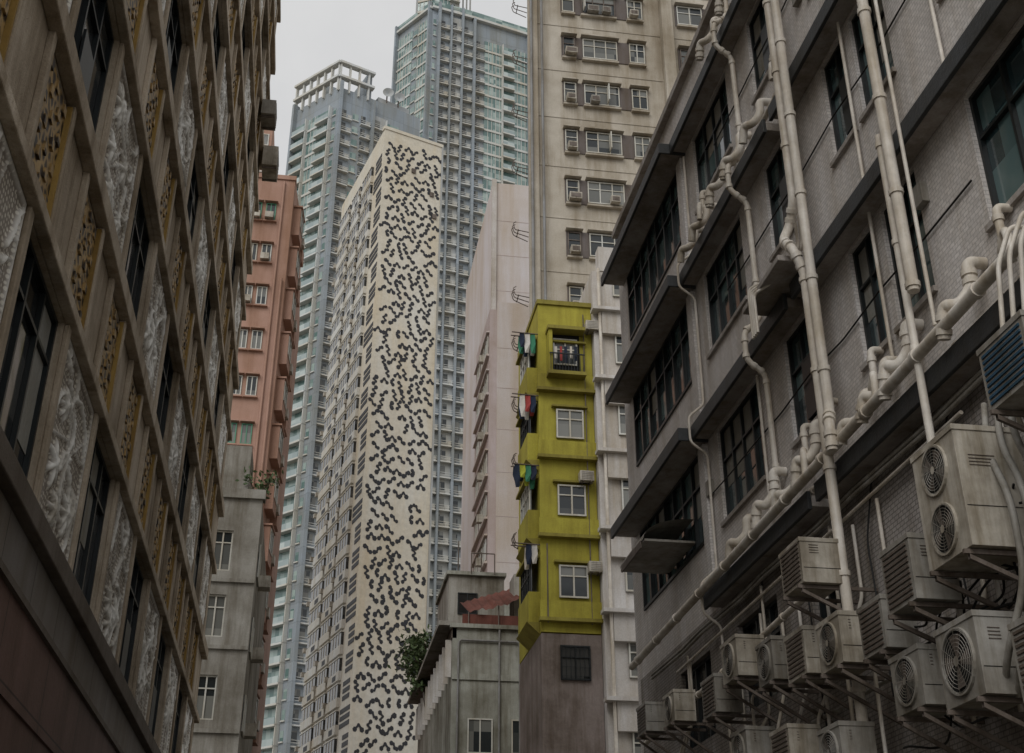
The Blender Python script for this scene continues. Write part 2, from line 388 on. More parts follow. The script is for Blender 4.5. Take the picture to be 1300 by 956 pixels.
thin.append([P(.10,10.95,14.7),P(.1,10.95,11.6)]); thin.append([P(.1,13.42,19),P(.1,13.42,8.8)])
def run(y0_,y1_,z0_,z1_,d,lst): lst.append([P(d,y0_,z0_),P(d,y1_,z1_)])
run(7.5,26.2,LV[0]+.42,LV[0]+.02,.47,big); run(8.5,19,LV[0]+.24,LV[0]+.18,.22,med); run(15.5,21,LV[2]+.32,LV[2]+.2,.24,med)
run(16.3,20.8,LV[1]+.32,LV[1]+.22,.2,thin); run(15.5,21,LV[3]+.36,LV[3]+.25,.24,med)
run(16,26,6.9,6.5,.3,med); run(12,24,7.65,7.5,.12,thin)
def trap(y,L,s=1.0):
    big.append([P(.02,y,L+.95*s),P(.24,y,L+.95*s),P(.24,y,L+.62*s),P(.38,y+.10,L+.45*s),P(.46,y+.28,L+.55*s),P(.46,y+.40,L+.2)])
def trap2(y,L):
    med.append([P(.02,y,L+1.3),P(.2,y,L+1.3),P(.2,y,L+.75),P(.34,y-.12,L+.6),P(.36,y-.3,L+.8),P(.44,y-.45,L+.6),P(.45,y-.45,L+.3)])
for y in (11.1,12.7,13.4,14.1,15.8,16.7,17.6,19.0): trap(y,LV[0],random.uniform(.8,1.2))
for y in (10.4,13.8,15.4,16.3): trap2(y,LV[0])
for y in (16.4,17.5,18.4,19.6,20.4): trap(y,LV[2]-.05,random.uniform(.8,1.1))
for y in (15.7,19.9): trap2(y,LV[2])
for y in (15.8,16.9,18.2): trap(y,LV[3],1)
for i in range(4):
    o=i*.07; thin.append([P(.1+o,15.4,13.2-o),P(.1+o,15.4,12.2-o),P(.4+o,15.9,11.85-o),P(.8,16.4-o,11.8-o),P(.8,16.4-o,10.9)])
for i in range(4):
    y=9.0+i*.22; thin.append([P(.1,y,8.6),P(.5+i*.03,y,8.75-i*.04),P(.75,y+.1,8.2),P(.8,y+.3,7.2-i*.1),P(.6,y+.5,6.6)])
for i in range(16):
    y=random.uniform(9,24); z=random.uniform(6.5,7.9); thin.append([P(.08,y,z),P(.08,y,z-random.uniform(.6,1.6)),P(.3,y+.3,z-random.uniform(1.7,2.2)),P(.3,y+.3,4.2)])
pipes('soil_pipes',RE,big,.075,'pvc',.16); pipes('waste_pipes',RE,med,.05,'pvc',.14); pipes('small_pipes',RE,thin,.026,'pvc',.1)
collars('soil_pipe_collars',RE,big,.094,'pvc',1.5); collars('waste_pipe_collars',RE,med,.065,'pvc',1.5)
cb=[]
for i in range(22):
    y=random.uniform(8.3,12.5); z=random.uniform(4.4,6.4); pts=[]
    for j in range(6): pts.append(P(.3+.35*random.random(),y+j*.3+random.uniform(-.1,.1),z-.35*math.sin(j*.6)+random.uniform(-.08,.08)-j*.06))
    cb.append(pts)
for i in range(6):
    y=8+i*2.2; cb.append([P(.05,y,LV[0]-.2),P(.1,y+.3,LV[0]-1),P(.08,y+.2,5)])
for y,z in ((9,13.6),(9,17.0),(11,10.2)): cb.append([P(.03,y+k*1.3,z+.02*((k*5)%3)-.05*(k%2)) for k in range(9)])
cb.append([P(.04,15.5,13.7),P(.04,15.5,12.5),P(.3,15.0,11.0),P(.2,15.2,9.5)])
pipes('cables',RE,cb,.014,'cable',.15,1)
cb=[[P(.15,y,z+.02*((k*7)%3)) for k,y in enumerate(np.arange(9,26,1.2))] for z in (7.75,7.82,5.2)]
pipes('insulated_lines',RE,cb,.03,'ac_grey',.1,2)
cb=[]
for i in range(5):
    y=9.3+i*.25; cb.append([P(.5,y+.6,7.2),P(.75,y+.3,6.5),P(.85,y-.1,5.9),P(.8,y,5.1),P(.9,y+.4,4.5),P(.7,y+.9,4.2)])
pipes('flexible_conduits',RE,cb,.035,'ac_grey',.3,2)
def disc(mb,fr,c,z,d,r,mat,n=28,r0=0,d2=None):
    d2=d if d2 is None else d2
    if r0==0:
        mb.add([fr.p(c+r*math.cos(2*math.pi*i/n),d,z+r*math.sin(2*math.pi*i/n)) for i in range(n)],[tuple(range(n))],mat)
    else:
        vs=[];fs=[]
        for i in range(n):
            t=2*math.pi*i/n; cs,sn=math.cos(t),math.sin(t)
            vs+=[fr.p(c+r*cs,d,z+r*sn),fr.p(c+r*cs,d2,z+r*sn),fr.p(c+r0*cs,d2,z+r0*sn),fr.p(c+r0*cs,d,z+r0*sn)]
        for i in range(n):
            a=4*i; e=4*((i+1)%n)
            for k in range(3): fs.append((a+k,e+k,e+k+1,a+k+1))
        mb.add(vs,fs,mat)
def ac(y,z,w,h,fans,d0=.45,dep=.6,mat='ac',louv=False,blue=False):
    q=MB(); fr=FR; d1=d0+dep
    box(q,fr,y,y+w,d0,d1,z,z+h,mat); box(q,fr,y-.012,y+w+.012,d0-.01,d1+.012,z+h-.05,z+h+.008,mat)
    n=fans
    for k in range(n):
        zc=z+h*(k+.5)/n; r=min(w,h/n)*.40; c=y+w*.5
        disc(q,fr,c,zc,d1+.004,r,'dark'); disc(q,fr,c,zc,d1+.001,r+.015,mat,28,r-.008,d1+.03)
        for t in range(4):
            a=t*math.pi/2+k+y; p=[]
            for rr,aa,dd in ((.12,0,.018),(.85,-.25,.022),(.88,.45,.012),(.14,.9,.01)):
                p.append(fr.p(c+r*rr*math.cos(a+aa),d1+dd,zc+r*rr*math.sin(a+aa)))
            q.add(p,[(0,1,2,3)],'steel')
        disc(q,fr,c,zc,d1+.034,r*.16,mat)
        for j in range(1,7): rr=r*(.2+.125*j); disc(q,fr,c,zc,d1+.026,rr+.0025,'ac_grey',24,rr-.0025,d1+.031)
        for t in range(6):
            a=t*math.pi/6+.1; ca,sa=math.cos(a),math.sin(a); e=.003
            q.add([fr.p(c+r*ca*s_-sa*e*o,d1+.033,zc+r*sa*s_+ca*e*o) for s_,o in ((-1,-1),(1,-1),(1,1),(-1,1))],[(0,1,2,3)],'ac_grey')
    if louv or blue:
        for i in range(int(h/.06)-1): box(q,fr,y+.06,y+w-.06,d1,d1+.015,z+.05+i*.06,z+.08+i*.06,'ac_blue' if blue else 'steel')
    for i in range(4): box(q,fr,y-.008,y,d0+.3,d1-.12,z+h*.66+i*.035,z+h*.66+i*.035+.009,'steel')
    box(q,fr,y-.006,y,d0+.02,d1-.02,z+h*.32,z+h*.32+.008,'dark')
    if blue: box(q,fr,y-.02,y-.004,d0+.08,d1-.08,z+.1,z+h-.1,'ac_blue')
    box(q,fr,y+.08,y+.12,0,d1+.05,z-.06,z-.012,'steel'); box(q,fr,y+w-.12,y+w-.08,0,d1+.05,z-.06,z-.012,'steel')
    for s_ in (y+.1,y+w-.1):
        a=fr.p(s_,.02,z-.55); c=fr.p(s_,d1,z-.06)
        q.add([(a[0],a[1]-.02,a[2]),(a[0],a[1]+.02,a[2]),(c[0],c[1]+.02,c[2]),(c[0],c[1]-.02,c[2]),(a[0],a[1]-.02,a[2]-.05),(a[0],a[1]+.02,a[2]-.05),(c[0],c[1]+.02,c[2]-.05),(c[0],c[1]-.02,c[2]-.05)],[(0,1,2,3),(4,7,6,5),(0,3,7,4),(1,5,6,2)],'steel')
    q.obj('air_conditioner_unit',None,.01)
ac(10.5,5.5,.9,1.25,2,.45,.7); ac(8.9,6.5,.8,.65,0,.6,.6,'ac_grey',blue=True)
ac(11.75,5.35,.7,.7,0,.65,.5,'ac_grey',louv=True); ac(14.9,6.5,.75,.6,0,.5,.55,'ac',louv=True)
ac(10.9,4.2,.8,.78,1,.5,.55,'ac_grey'); ac(12.3,4.4,.7,.62,1,.5,.45,'ac_grey'); ac(14.2,5.3,.72,.62,1,.5,.45); ac(13.1,5.2,.65,.6,0,.5,.4,'ac_grey',louv=True)
ac(15.6,5.5,.7,.62,0,.4,.45,louv=True); ac(16.8,5.7,.65,.6,1,.4,.45,'ac_grey'); ac(18.3,6.1,.75,.62,1,.4,.45,'ac'); ac(19.5,5.8,.7,.6,0,.4,.45,'ac_grey',louv=True)
ac(22.2,6.2,.7,.55,1,.35,.4); ac(24.2,6.4,.7,.55,0,.35,.4,'ac_grey',louv=True)
ac(14.8,4.1,.7,.62,1,.4,.45,'ac_grey'); ac(16.5,4.4,.7,.62,0,.4,.45,louv=True); ac(18.2,4.7,.7,.62,1,.4,.45,'ac_grey'); ac(9.6,4.0,.8,.7,0,.5,.5,'ac_grey',louv=True)
# curved metal hood
q=MB(); vs=[];n=10
for i in range(n+1):
    t=math.pi*.5*i/n; vs+=[FR.p(22.6,1.05*math.sin(t),9.75+.45*math.cos(t)),FR.p(24.6,1.05*math.sin(t),9.75+.45*math.cos(t))]
q.add(vs,[(2*i,2*i+1,2*i+3,2*i+2) for i in range(n)],'ac_grey'); box(q,FR,22.6,24.6,.0,1.03,9.70,9.745,'ac_grey'); box(q,FR,22.8,24.4,1.04,1.07,9.62,9.76,'steel')
q.obj('metal_hood_awning')
# ------------------------------------------------------------ cream tower
b=B('cream_apartment_tower'); FC=F(8.6,49,11.5,0,0,-1)
prism(b('walls'),[(8.6,49),(21.6,49),(24,64),(12.0,64)],0,58,'cream')
zs=[30.7+3.05*k for k in range(-8,9)]
for z in zs:
    box(b('panels'),FC,1.80,6.3,0,.05,z-.70,z+.72,'greypanel'); box(b('panels'),FC,8.1,11.1,0,.05,z-.70,z+.72,'greypanel')
    for a,e,n in ((1.86,2.5,1),(2.92,4.76,3),(5.42,6.25,2),(8.2,9.6,2),(10.3,11,1)):
        window(b,FC,a,e,z-.62,z+.65,.09,n,z+.2,.05,random.choice(('frame_white','frame_white','frame_white','steel')),'glass_far',.05)
        box(b('sills'),FC,a-.05,e+.05,0,.22,z-.82,z-.72,'cream'); box(b('sills'),FC,a-.1,e+.1,0,.35,z+.74,z+.82,'cream')
    for a in (1.95,3.2,4.0,5.5,8.4):
        if random.random()<.42: 
            w_=random.choice((.45,.6)); q_=random.choice(('ac','ac_grey')); box(b('window_air_conditioners'),FC,a,a+w_,.15,.5,z-.66,z-.3,q_); box(b('window_air_conditioners'),FC,a+.05,a+w_-.05,.5,.515,z-.6,z-.37,'steel')
    if random.random()<.5: 
        a=random.choice((3.0,4.1,5.8)); box(b('open_sashes'),FC,a,a+.05,.15,.55,z-.5,z+.5,'frame_white')
    box(b('bands'),FC,0,13,0,.03,z-1.6,z-1.5,'cream')
box(b('corner_pier'),FC,.0,.5,0,.2,0,58,'cream'); box(b('corner_pier'),FC,7.2,7.8,0,.5,0,58,'cream')
b.done()
wr=[]
for z in (52,48.5,45,41.5,38,34.3,30.7,28.1,25,22.3,18.7):
    for k in range(3):
        y=49.1+.25*k; wr.append([(8.65,y,z-.1*k),(7.95,y,z+.1),(7.85,y,z+.45),(8.0,y,z+.55)])
    wr.append([(8.1,49,z+.05),(8.1,49.6,z)])
pipes('drying_racks',b.e,wr,.022,'steel',.08,1)
pipes('drain_pipes',b.e,[[(9.3,48.7,0),(9.3,48.7,58)],[(8.75,48.7,0),(8.75,48.7,58)]],.07,'pipe_grey',0,2)
# ------------------------------------------------------------ yellow building
b=B('yellow_tenement'); FY=F(8.07,44,2.23,0,0,-1)
box(b('walls'),FY,0,2.23,-4.9,0,13.7,27.4,'yellow'); box(b('base'),FY,0,2.23,-4.9,.0,0,13.65,'stone_pink')
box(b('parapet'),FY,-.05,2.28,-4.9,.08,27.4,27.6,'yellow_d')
zy=[12.6,15.6,18.8,22.0,24.9]
for i,z in enumerate(zy):
    if i<4: window(b,FY,.68,1.78,z-.62,z+.62,.05,2,z+.2,.06,'frame_dark' if i==0 else 'frame_white','glass_far' if i else 'glass_dark',.06)
    if i: 
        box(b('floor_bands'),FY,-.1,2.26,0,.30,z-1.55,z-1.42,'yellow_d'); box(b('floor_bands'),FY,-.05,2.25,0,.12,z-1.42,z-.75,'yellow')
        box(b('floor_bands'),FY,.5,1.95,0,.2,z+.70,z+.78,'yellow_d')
    else:
        for k in range(7): box(b('window_grille'),FY,.7+k*.17,.72+k*.17,.12,.14,z-.6,z+.6,'frame_dark')
        for k in range(4): box(b('window_grille'),FY,.68,1.78,.145,.16,z-.5+k*.33,z-.48+k*.33,'frame_dark')
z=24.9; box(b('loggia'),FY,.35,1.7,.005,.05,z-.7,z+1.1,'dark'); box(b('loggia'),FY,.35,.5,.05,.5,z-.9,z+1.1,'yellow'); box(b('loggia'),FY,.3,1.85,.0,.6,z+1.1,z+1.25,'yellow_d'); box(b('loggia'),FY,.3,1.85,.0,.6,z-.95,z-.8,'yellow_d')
window(b,FY,.6,1.6,z-.3,z+.9,.06,2,z+.4,.06,'frame_white','glass_far',.05)
for k in range(12): box(b('loggia'),FY,.4+k*.12,.42+k*.12,.55,.57,z-.8,z-.05,'frame_dark')
box(b('loggia'),FY,.36,1.8,.54,.58,z-.05,z+.0,'frame_dark')
for k,c in enumerate(('cl_w','cl_r','cl_b','cl_w','cl_b')): box(b('laundry'),FY,.6+k*.2+.03*(k%2),.72+k*.2,.3+.03*k,.33+.03*k,z-.15-.1*(k%3),z+.4,c)
FS=F(8.07,44,0,5,-1,0)
for i,z in enumerate(zy):
    if i==0: continue
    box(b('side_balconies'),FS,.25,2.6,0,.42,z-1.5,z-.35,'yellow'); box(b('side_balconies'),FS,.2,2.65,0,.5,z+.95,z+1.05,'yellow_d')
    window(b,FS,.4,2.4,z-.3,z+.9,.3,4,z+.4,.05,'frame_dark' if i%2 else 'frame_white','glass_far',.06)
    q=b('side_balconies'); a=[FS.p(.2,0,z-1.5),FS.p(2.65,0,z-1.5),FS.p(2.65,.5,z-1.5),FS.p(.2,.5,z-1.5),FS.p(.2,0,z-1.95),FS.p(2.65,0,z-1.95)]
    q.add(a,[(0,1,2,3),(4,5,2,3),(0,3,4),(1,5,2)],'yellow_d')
# clothes hung facing the street on poles that stick out from the side balconies
rl=random.Random(4)
for i,(z,cs) in enumerate(((20.2,('cl_b','cl_g','cl_y','cl_b')),(26.0,('cl_g','cl_w','cl_b')),(23.2,('cl_b','cl_r','cl_w')),(17.0,('cl_w','cl_b')))):
    for row in range(2):
        for k,c in enumerate(cs):
            x=7.95-.22*k; y=44.05+.3*row; w_=.19; dr=rl.uniform(.5,1.0); j=rl.uniform(-.04,.04)
            vs=[(x,y,z),(x-w_,y+.02,z+.01),(x-w_-.02,y+.06,z-dr*.5),(x+.02,y-.03,z-dr*.5),(x-w_+.02+j,y-.02,z-dr),(x-.01+j,y+.05,z-dr*.95)]
            b('laundry').add(vs,[(0,1,2,3),(3,2,4,5)],cs[(k+row)%len(cs)])
b.done(); simple_ac('window_air_conditioner',FY,1.5,19.5,.55,.4,.4,.08); simple_ac('window_air_conditioner',FY,1.75,15.9,.5,.4,.4,.08); simple_ac('window_air_conditioner',FY,1.9,26.1,.6,.4,.5,.08)
pipes('laundry_poles',b.e,[[(8.07,44.05+.3*i,z),(7.0,44.05+.3*i,z+.03)] for z in (20.2,26.0,23.2,17.0) for i in range(2)]+[[(9.95,43.9,14),(9.95,43.9,27)],[(8.3,43.85,14),(8.3,43.85,17)]],.025,'steel',0,1)
b=B('white_tenement'); FW=F(10.32,43.6,6,0,0,-1)
box(b('walls'),FW,0,6,-6,0,0,29,'white')
for z in np.arange(8,29,3.15):
    box(b('ledges'),FW,-.12,6,0,.5,z,z+.14,'white'); box(b('ledges'),FW,.3,6,0,.28,z-1.0,z,'white')
    window(b,FW,.85,2.0,z+.9,z+2.2,.05,2,z+1.8,.06,'frame_white','glass_far',.06)
box(b('parapet'),FW,.3,6,-.5,.05,29,30.2,'white'); b.done()
pipes('drain_pipe',b.e,[[(10.55,43.4,0),(10.55,43.4,29)]],.07,'pvc',0)
# ------------------------------------------------------------ pale pink tower
b=B('pale_pink_tower'); FP=F(10.6,76,1,0,0,-1)
box(b('walls'),FP,0,12,-16,0,0,56.4,'palepink'); FP2=F(10.15,73.5,1,0,0,-1)
box(b('lower_block'),FP2,0,12,-7,0,0,44,'pink'); box(b('lower_block'),FP2,.5,12,0,.05,0,44.6,'palepink')
for z in np.arange(8,54,3): box(b('panel_joints'),FP2 if z<44 else FP,.0 if z>44 else .5,12,.05 if z<44 else 0,.06 if z<44 else .012,z,z+.04,'pink')
box(b('panel_joints'),FP,-.05,.3,0,.2,44,56.6,'white')
FPs=F(10.15,73.5,0,7,-1,0)
for z in np.arange(6,43,2.9):
    for a in (.5,2.4,4.6): window(b,FPs,a,a+1.3,z,z+1.4,.03,2,None,.08,'frame_white','glass_far',.05)
    box(b('ledges'),FPs,.2,6.8,0,.2,z-.3,z-.15,'palepink'); box(b('window_air_conditioners'),FPs,1.9,2.35,.05,.45,z+.1,z+.6,'ac')
    box(b('ledges'),FPs,.2,6.8,0,.2,z+1.5,z+1.6,'palepink')
b.done()
# ------------------------------------------------------------ salmon building
b=B('salmon_apartment_block'); FO=F(-16,65,1,0,0,-1)
prism(b('walls'),[(-20,65),(-3.36,65),(-2.95,69.5),(-2.95,85),(-20,85)],0,47.2,'salmon')
box(b('roof'),FO,0,12.7,-4,.1,47.2,47.5,'salmon'); 
for k in range(14):
    z=44.7-2.97*k
    for a,e in ((-8.6,-8.0),(-7.6,-7.0),(-5.75,-5.2),(-4.95,-4.35)):
        window(b,FO,a+16,e+16,z-.62,z+.62,.03,2,None,.06,'frame_green' if k<1 or k in(5,) else 'frame_white','glass_far',.05)
        box(b('sills'),FO,a+15.9,e+16.1,0,.2,z-.74,z-.65,'salmon'); box(b('sills'),FO,a+15.9,e+16.1,0,.3,z+.68,z+.76,'salmon')
        if random.random()<.25: box(b('window_air_conditioners'),FO,a+16,a+16.5,.03,.45,z-.6,z-.2,'ac')
    FOs=F(-3.36,65,.41,4.5,.996,-.09)
    box(b('side_bays'),FOs,.6,2.2,0,.45,z-1.1,z+.9,'salmon'); box(b('side_bays'),FOs,.5,2.3,0,.55,z+.9,z+1.0,'salmon')
    window(b,FOs,.7,2.1,z-.4,z+.8,.46,2,None,.06,'frame_white','glass_far',.04); box(b('window_air_conditioners'),FOs,2.5,3.1,0,.55,z-.6,z-.1,'ac')
    box(b('side_bays'),FOs,3.3,4.4,0,.4,z-1.1,z-.2,'salmon')
b.done()
pipes('drain_pipes',b.e,[[(-4.0,64.9,0),(-4.0,64.9,47)],[(-3.6,64.85,0),(-3.6,64.85,40)]],.07,'salmon',0,2)
b=B('distant_pink_tower'); FD=F(-30,110,21.4,0,0,-1); box(b('walls'),FD,0,21.4,-15,0,0,86.6,'salmon')
for z in np.arange(50,85,3): 
    for a in (16,18.5,20): window(b,FD,a,a+1.1,z,z+1.5,.03,1,None,.1,'frame_white','glass_far',.05)
    box(b('bands'),FD,0,21.4,0,.2,z-.6,z-.4,'white'); box(b('bands'),FD,21.42,21.9,-3,-1,z,z+.8,'white')
b.done()
b=B('grey_concrete_building'); FG=F(-15,50,12.4,0,0,-1)
wallrows(b,'walls',FG,0,12.4,0,20.4,.3,[(z,z+1.7,[(4,5.5),(7.5,9),(10.55,11.35)]) for z in (5.0,8.2,11.4,14.6,17.3)],'grey_b')
for z in (5.0,8.2,11.4,14.6,17.3):
    for a,e in ((4,5.5),(7.5,9),(10.55,11.35)): window(b,FG,a,e,z,z+1.7,-.15,2,z+1.2,.06,'frame_white','glass_far',.06)
    box(b('ledges'),FG,0,12.4,.0,.12,z-.5,z-.35,'grey_b')
box(b('core'),FG,0,12.39,-13,-.31,0,20.3,'grey_b'); box(b('parapet'),FG,0,12.5,-.4,.15,20.4,20.8,'grey_b'); box(b('roof_hut'),FG,10.0,11.7,-3,-.5,20.4,23.0,'grey_b')
FGs=F(-2.6,50,0,13,1,0)
for z in np.arange(5,20,3.1):
    window(b,FGs,1,2.4,z,z+1.4,.02,2,None,.06,'frame_white','glass_far',.05); box(b('side_acs'),FGs,3,3.7,0,.5,z+.2,z+.7,'ac')
b.done()
# ------------------------------------------------------------ low shabby building
b=B('weathered_low_building'); FQ=F(6.6,60,1,0,0,-1); FQs=F(6.6,60,0,18,-1,0)
box(b('walls'),FQ,0,7,-18,0,0,18.1,'old')
box(b('parapet'),FQ,-.15,7.1,-.3,.18,18.1,18.3,'old'); box(b('bands'),FQ,.0,7,0,.08,15.6,15.9,'old')
for a in (.8,2.9): window(b,FQ,a,a+1.2,12.2,13.8,.03,2,None,.06,'frame_white','glass_far',.05)
pipes('conduits',b.e,[[(6.9,59.9,0),(6.9,59.9,17.5),(9.9,59.9,17.5),(9.9,59.9,12)],[(8.9,59.9,0),(8.9,59.9,18.2)]],.05,'pipe_grey',.2)
box(b('eaves'),FQs,-.1,18,0,.7,18.2,18.42,'grey_b'); box(b('eaves'),FQs,0,18,-.2,.05,17.6,18.2,'l_dark')
for i in range(12): box(b('side_windows'),FQs,.5+i*1.45,1.4+i*1.45,0,.04,16.2,17.4,'glass_far'); box(b('side_windows'),FQs,.4+i*1.45,.46+i*1.45,0,.3,15.8,17.6,'white')
FQ2=F(7.1,67,1,0,0,-1)
box(b('penthouse'),FQ2,0,3.1,-6,0,18.1,23.0,'grey_b'); box(b('penthouse'),FQ2,-.15,3.2,-6,.2,23.0,23.2,'old'); box(b('penthouse'),FQ2,3.1,6,-6,.3,18.1,21.8,'old')
window(b,FQ2,.5,1.6,20.8,22.0,.03,2,None,.06,'frame_dark','glass_dark',.05)
pipes('antennas',b.e,[[(7.6,67,23),(7.6,67,25)],[(8.9,67,23),(8.9,67,24.4)],[(8.3,66.6,24.2),(9.6,66.6,24.2)],[(9.6,66.6,23),(9.6,66.6,24.2)],[(8.3,66.6,23),(8.3,66.6,24.2)]],.035,'steel',0,1)
q=b('rust_awning'); n=16; vs=[]
for i in range(n+1):
    x=7.3+3.0*i/n; s_=.04*(-1)**i; sag=-.18*math.sin(math.pi*i/n)
    vs+=[(x,63.2,20.3+1.0*i/n+s_),(x,60.1+.2*math.sin(i*1.3),19.0+.9*i/n+s_+sag)]
q.add(vs,[(2*i,2*i+1,2*i+3,2*i+2) for i in range(n)],'rust')
box(q,FQ,.5,3.6,-.35,-.28,18.3,18.9,'rust')
pipes('awning_posts',b.e,[[(7.4,60.2,18.3),(7.4,60.2,19.0)],[(8.9,60.2,18.3),(8.9,60.2,19.4)],[(10.1,60.2,18.3),(10.1,60.2,19.8)]],.03,'steel',0,1)
for k in range(5): box(b('clutter'),FQ,.8+k*.65,1.25+k*.65,-.9,-.4,18.3,18.3+.3+.25*random.random(),random.choice(['old','ac','rust','ac_grey']))
box(b('clutter'),FQ,3.2,3.5,-2.5,-1,18.3,21.3,'grey_b')
b.done()
# ------------------------------------------------------------ patterned tower
b=B('patterned_tower'); A=(4.3,140.0); C=(12.7,143.1); D=(-.9,160.0)
Fp=F(A[0],A[1],C[0]-A[0],C[1]-A[1]); Fs=F(A[0],A[1],D[0]-A[0],D[1]-A[1]); HT=110.0
prism(b('walls'),[A,C,(C[0]-3,165),D],0,HT,'pat_w')
q=b('tile_motifs'); rr=random.Random(5); cw=1.22; ch=1.46; ii=0
for j in range(int((HT-1)/ch)):
    sh=rr.uniform(-.2,.2)
    for i in range(9):
        cx=.42+i*cw+(.6 if j%2 else 0)+rr.uniform(-.2,.2)+sh; cz=1.0+j*ch+rr.uniform(-.25,.25)
        if cx>Fp.len-.5 or cx<.45: continue
        if rr.random()<.03: continue
        sg=rr.choice((1,-1)); typ=rr.random(); sz=rr.uniform(.92,1.2)
        if typ<.4: pts=[(-.33,.28),(-.08,.20),(.08,-.20),(.33,-.28)]
        elif typ<.7: pts=[(.18,.50),(-.13,.16),(.13,-.16),(-.18,-.50)]
        elif typ<.9: pts=[(-.36,-.18),(0,.24),(.05,.22),(.36,-.18)]
        else: pts=[(-.12,.3),(.05,.1),(.05,-.1),(-.12,-.3)]
        pts=[(cx+sg*x_*sz,cz+y_*sz) for x_,y_ in pts]
        rad=[.28,.18,.18,.28]; off=.02+.004*(ii%3); ii+=1
        for k,(px,pz) in enumerate(pts):
            R=rad[k]*rr.uniform(.8,1.15); n=6 if k in(0,3) else 9; o=off+.003*k; ph=rr.uniform(0,1)
            q.add([Fp.p(px+R*math.cos(6.2832*t/n+ph),o,pz+1.1*R*math.sin(6.2832*t/n+ph)) for t in range(n)],[tuple(range(n))],'pat_k')
        for k in range(3):
            (ax,az),(bx,bz)=pts[k],pts[k+1]; dx,dz=bx-ax,bz-az; l=math.hypot(dx,dz)+1e-6; nx_,nz_=-dz/l*.12,dx/l*.12; o=off+.02+.003*k
            q.add([Fp.p(ax+nx_,o,az+nz_),Fp.p(bx+nx_,o,bz+nz_),Fp.p(bx-nx_,o,bz-nz_),Fp.p(ax-nx_,o,az-nz_)],[(0,1,2,3)],'pat_k')
for s_,z in ((4.3,104),(7.2,101),(7.7,97.5)): box(b('small_windows'),Fp,s_,s_+.6,.05,.2,z,z+.7,'steel')
box(b('edges'),Fp,Fp.len-.12,Fp.len+.1,-.5,.15,0,HT,'t_grey'); box(b('edges'),Fp,-.1,Fp.len+.1,-.6,.12,HT,HT+.5,'pat_w')
L=Fs.len; 
for j,z in enumerate(np.arange(2,HT-3,3.0)):
    for k in range(3): box(b('black_bands'),Fs,.0 if j%4!=2 else .6,2.2+.5*((j*7)%4),0,.06,z+.1+k*.8,z+.1+k*.8+.5,'pat_k')
    for (s0,s1) in ((4.2,8.6),(9.4,13.6),(14.4,19.8)):
        box(b('window_bays'),Fs,s0,s1,0,.4,z-.35,z+.7,'pat_g'); box(b('window_strips'),Fs,s0+.1,s1-.1,0,.33,z+.7,z+2.2,'glass_dark')
        box(b('window_bays'),Fs,s0,s1,0,.4,z+2.2,z+2.35,'pat_g')
        m_=(s1-s0)/4
        for k in range(1,4): box(b('window_bays'),Fs,s0+m_*k-.08,s0+m_*k+.08,.33,.38,z+.7,z+2.2,'pat_g')
        if (j+int(s0))%2: box(b('window_bays'),Fs,s0+m_-.1,s0+m_*2.2,.405,.42,z-.2,z+.4,'pat_k')
        if (j*3+int(s0))%4!=0: box(b('air_conditioners'),Fs,s1+.1,s1+.6,0,.7,z+.4,z+.95,'ac')
    box(b('black_bands'),Fs,8.7,9.3,0,.05,z,z+1.2,'pat_k'); box(b('black_bands'),Fs,13.7,14.3,0,.05,z,z+1.2,'pat_k')
b.done()
# ------------------------------------------------------------ glass towers
def tface(b,fr,bays,z0,z1,fh=3.05,seed=0):
    r=random.Random(seed); s_=0; tot=sum(w for t,w in bays); sc=fr.len/tot
    nfl=int((z1-z0)/fh)
    for t,w in bays:
        w*=sc; a,e=s_,s_+w; s_=e
        if t=='fin': box(b('fins'),fr,a,e,-.5,1.0,z0,z1+3,'t_blue'); continue
        if t=='col': box(b('cladding'),fr,a,e,-.5,.35,z0,z1,'t_grey')
        for j in range(nfl):
            z=z0+j*fh
            if t=='bal':
                box(b('curtain_glass'),fr,a,e,0,.05,z+.3,z+fh,'glass_green')
                box(b('slabs'),fr,a,e-.05,0,1.1,z,z+.3,'t_slab'); box(b('balcony_rails'),fr,a+.1,e-.15,1.0,1.06,z+.3,z+1.3,'t_rail')
                box(b('slabs'),fr,a-.05,a+.12,.05,.9,z+.3,z+fh,'t_slab')
            elif t=='gl':
                box(b('curtain_glass'),fr,a,e,0,.12,z+.5,z+fh-.02,'glass_green'); box(b('slabs'),fr,a,e,0,.3,z,z+.5,'t_slab')
                k=a+.9
                while k<e-.3: box(b('slabs'),fr,k-.05,k+.05,.12,.22,z+.5,z+fh,'t_slab'); k+=.9
            elif t in('ac','col'):
                d0=0 if t=='ac' else .35
                box(b('slabs'),fr,a+.05,e-.05,d0,d0+.75,z,z+.22,'t_slab')
                box(b('dark_windows'),fr,a+.25,a+(e-a)*.55,d0,d0+.04,z+.9,z+2.5,'glass_far')
                if r.random()<.88: box(b('air_conditioners'),fr,a+(e-a)*(.55+.1*r.random()),a+(e-a)*.92,d0,d0+.6,z+.24,z+1.0+.2*r.random(),'t_slab')
                box(b('slabs'),fr,a+.05,e-.05,d0+.7,d0+.75,z+.6,z+.68,'t_slab'); box(b('slabs'),fr,a+.05,e-.05,d0+.7,d0+.75,z+1.0,z+1.07,'t_slab')
            elif t=='win':
                box(b('dark_windows'),fr,a+.3,e-.3,0,.05,z+.9,z+2.4,'glass_green'); box(b('slabs'),fr,a+.2,e-.2,0,.25,z+.65,z+.85,'t_slab')
b=B('green_glass_tower'); p0=(-11.6,200.5);p1=(-3.4,191.6);p2=(3.0,194.2);p3=(13,199)
prism(b('core'),[p0,p1,p2,p3,(12,225),(-12,225)],0,159,'t_blue')
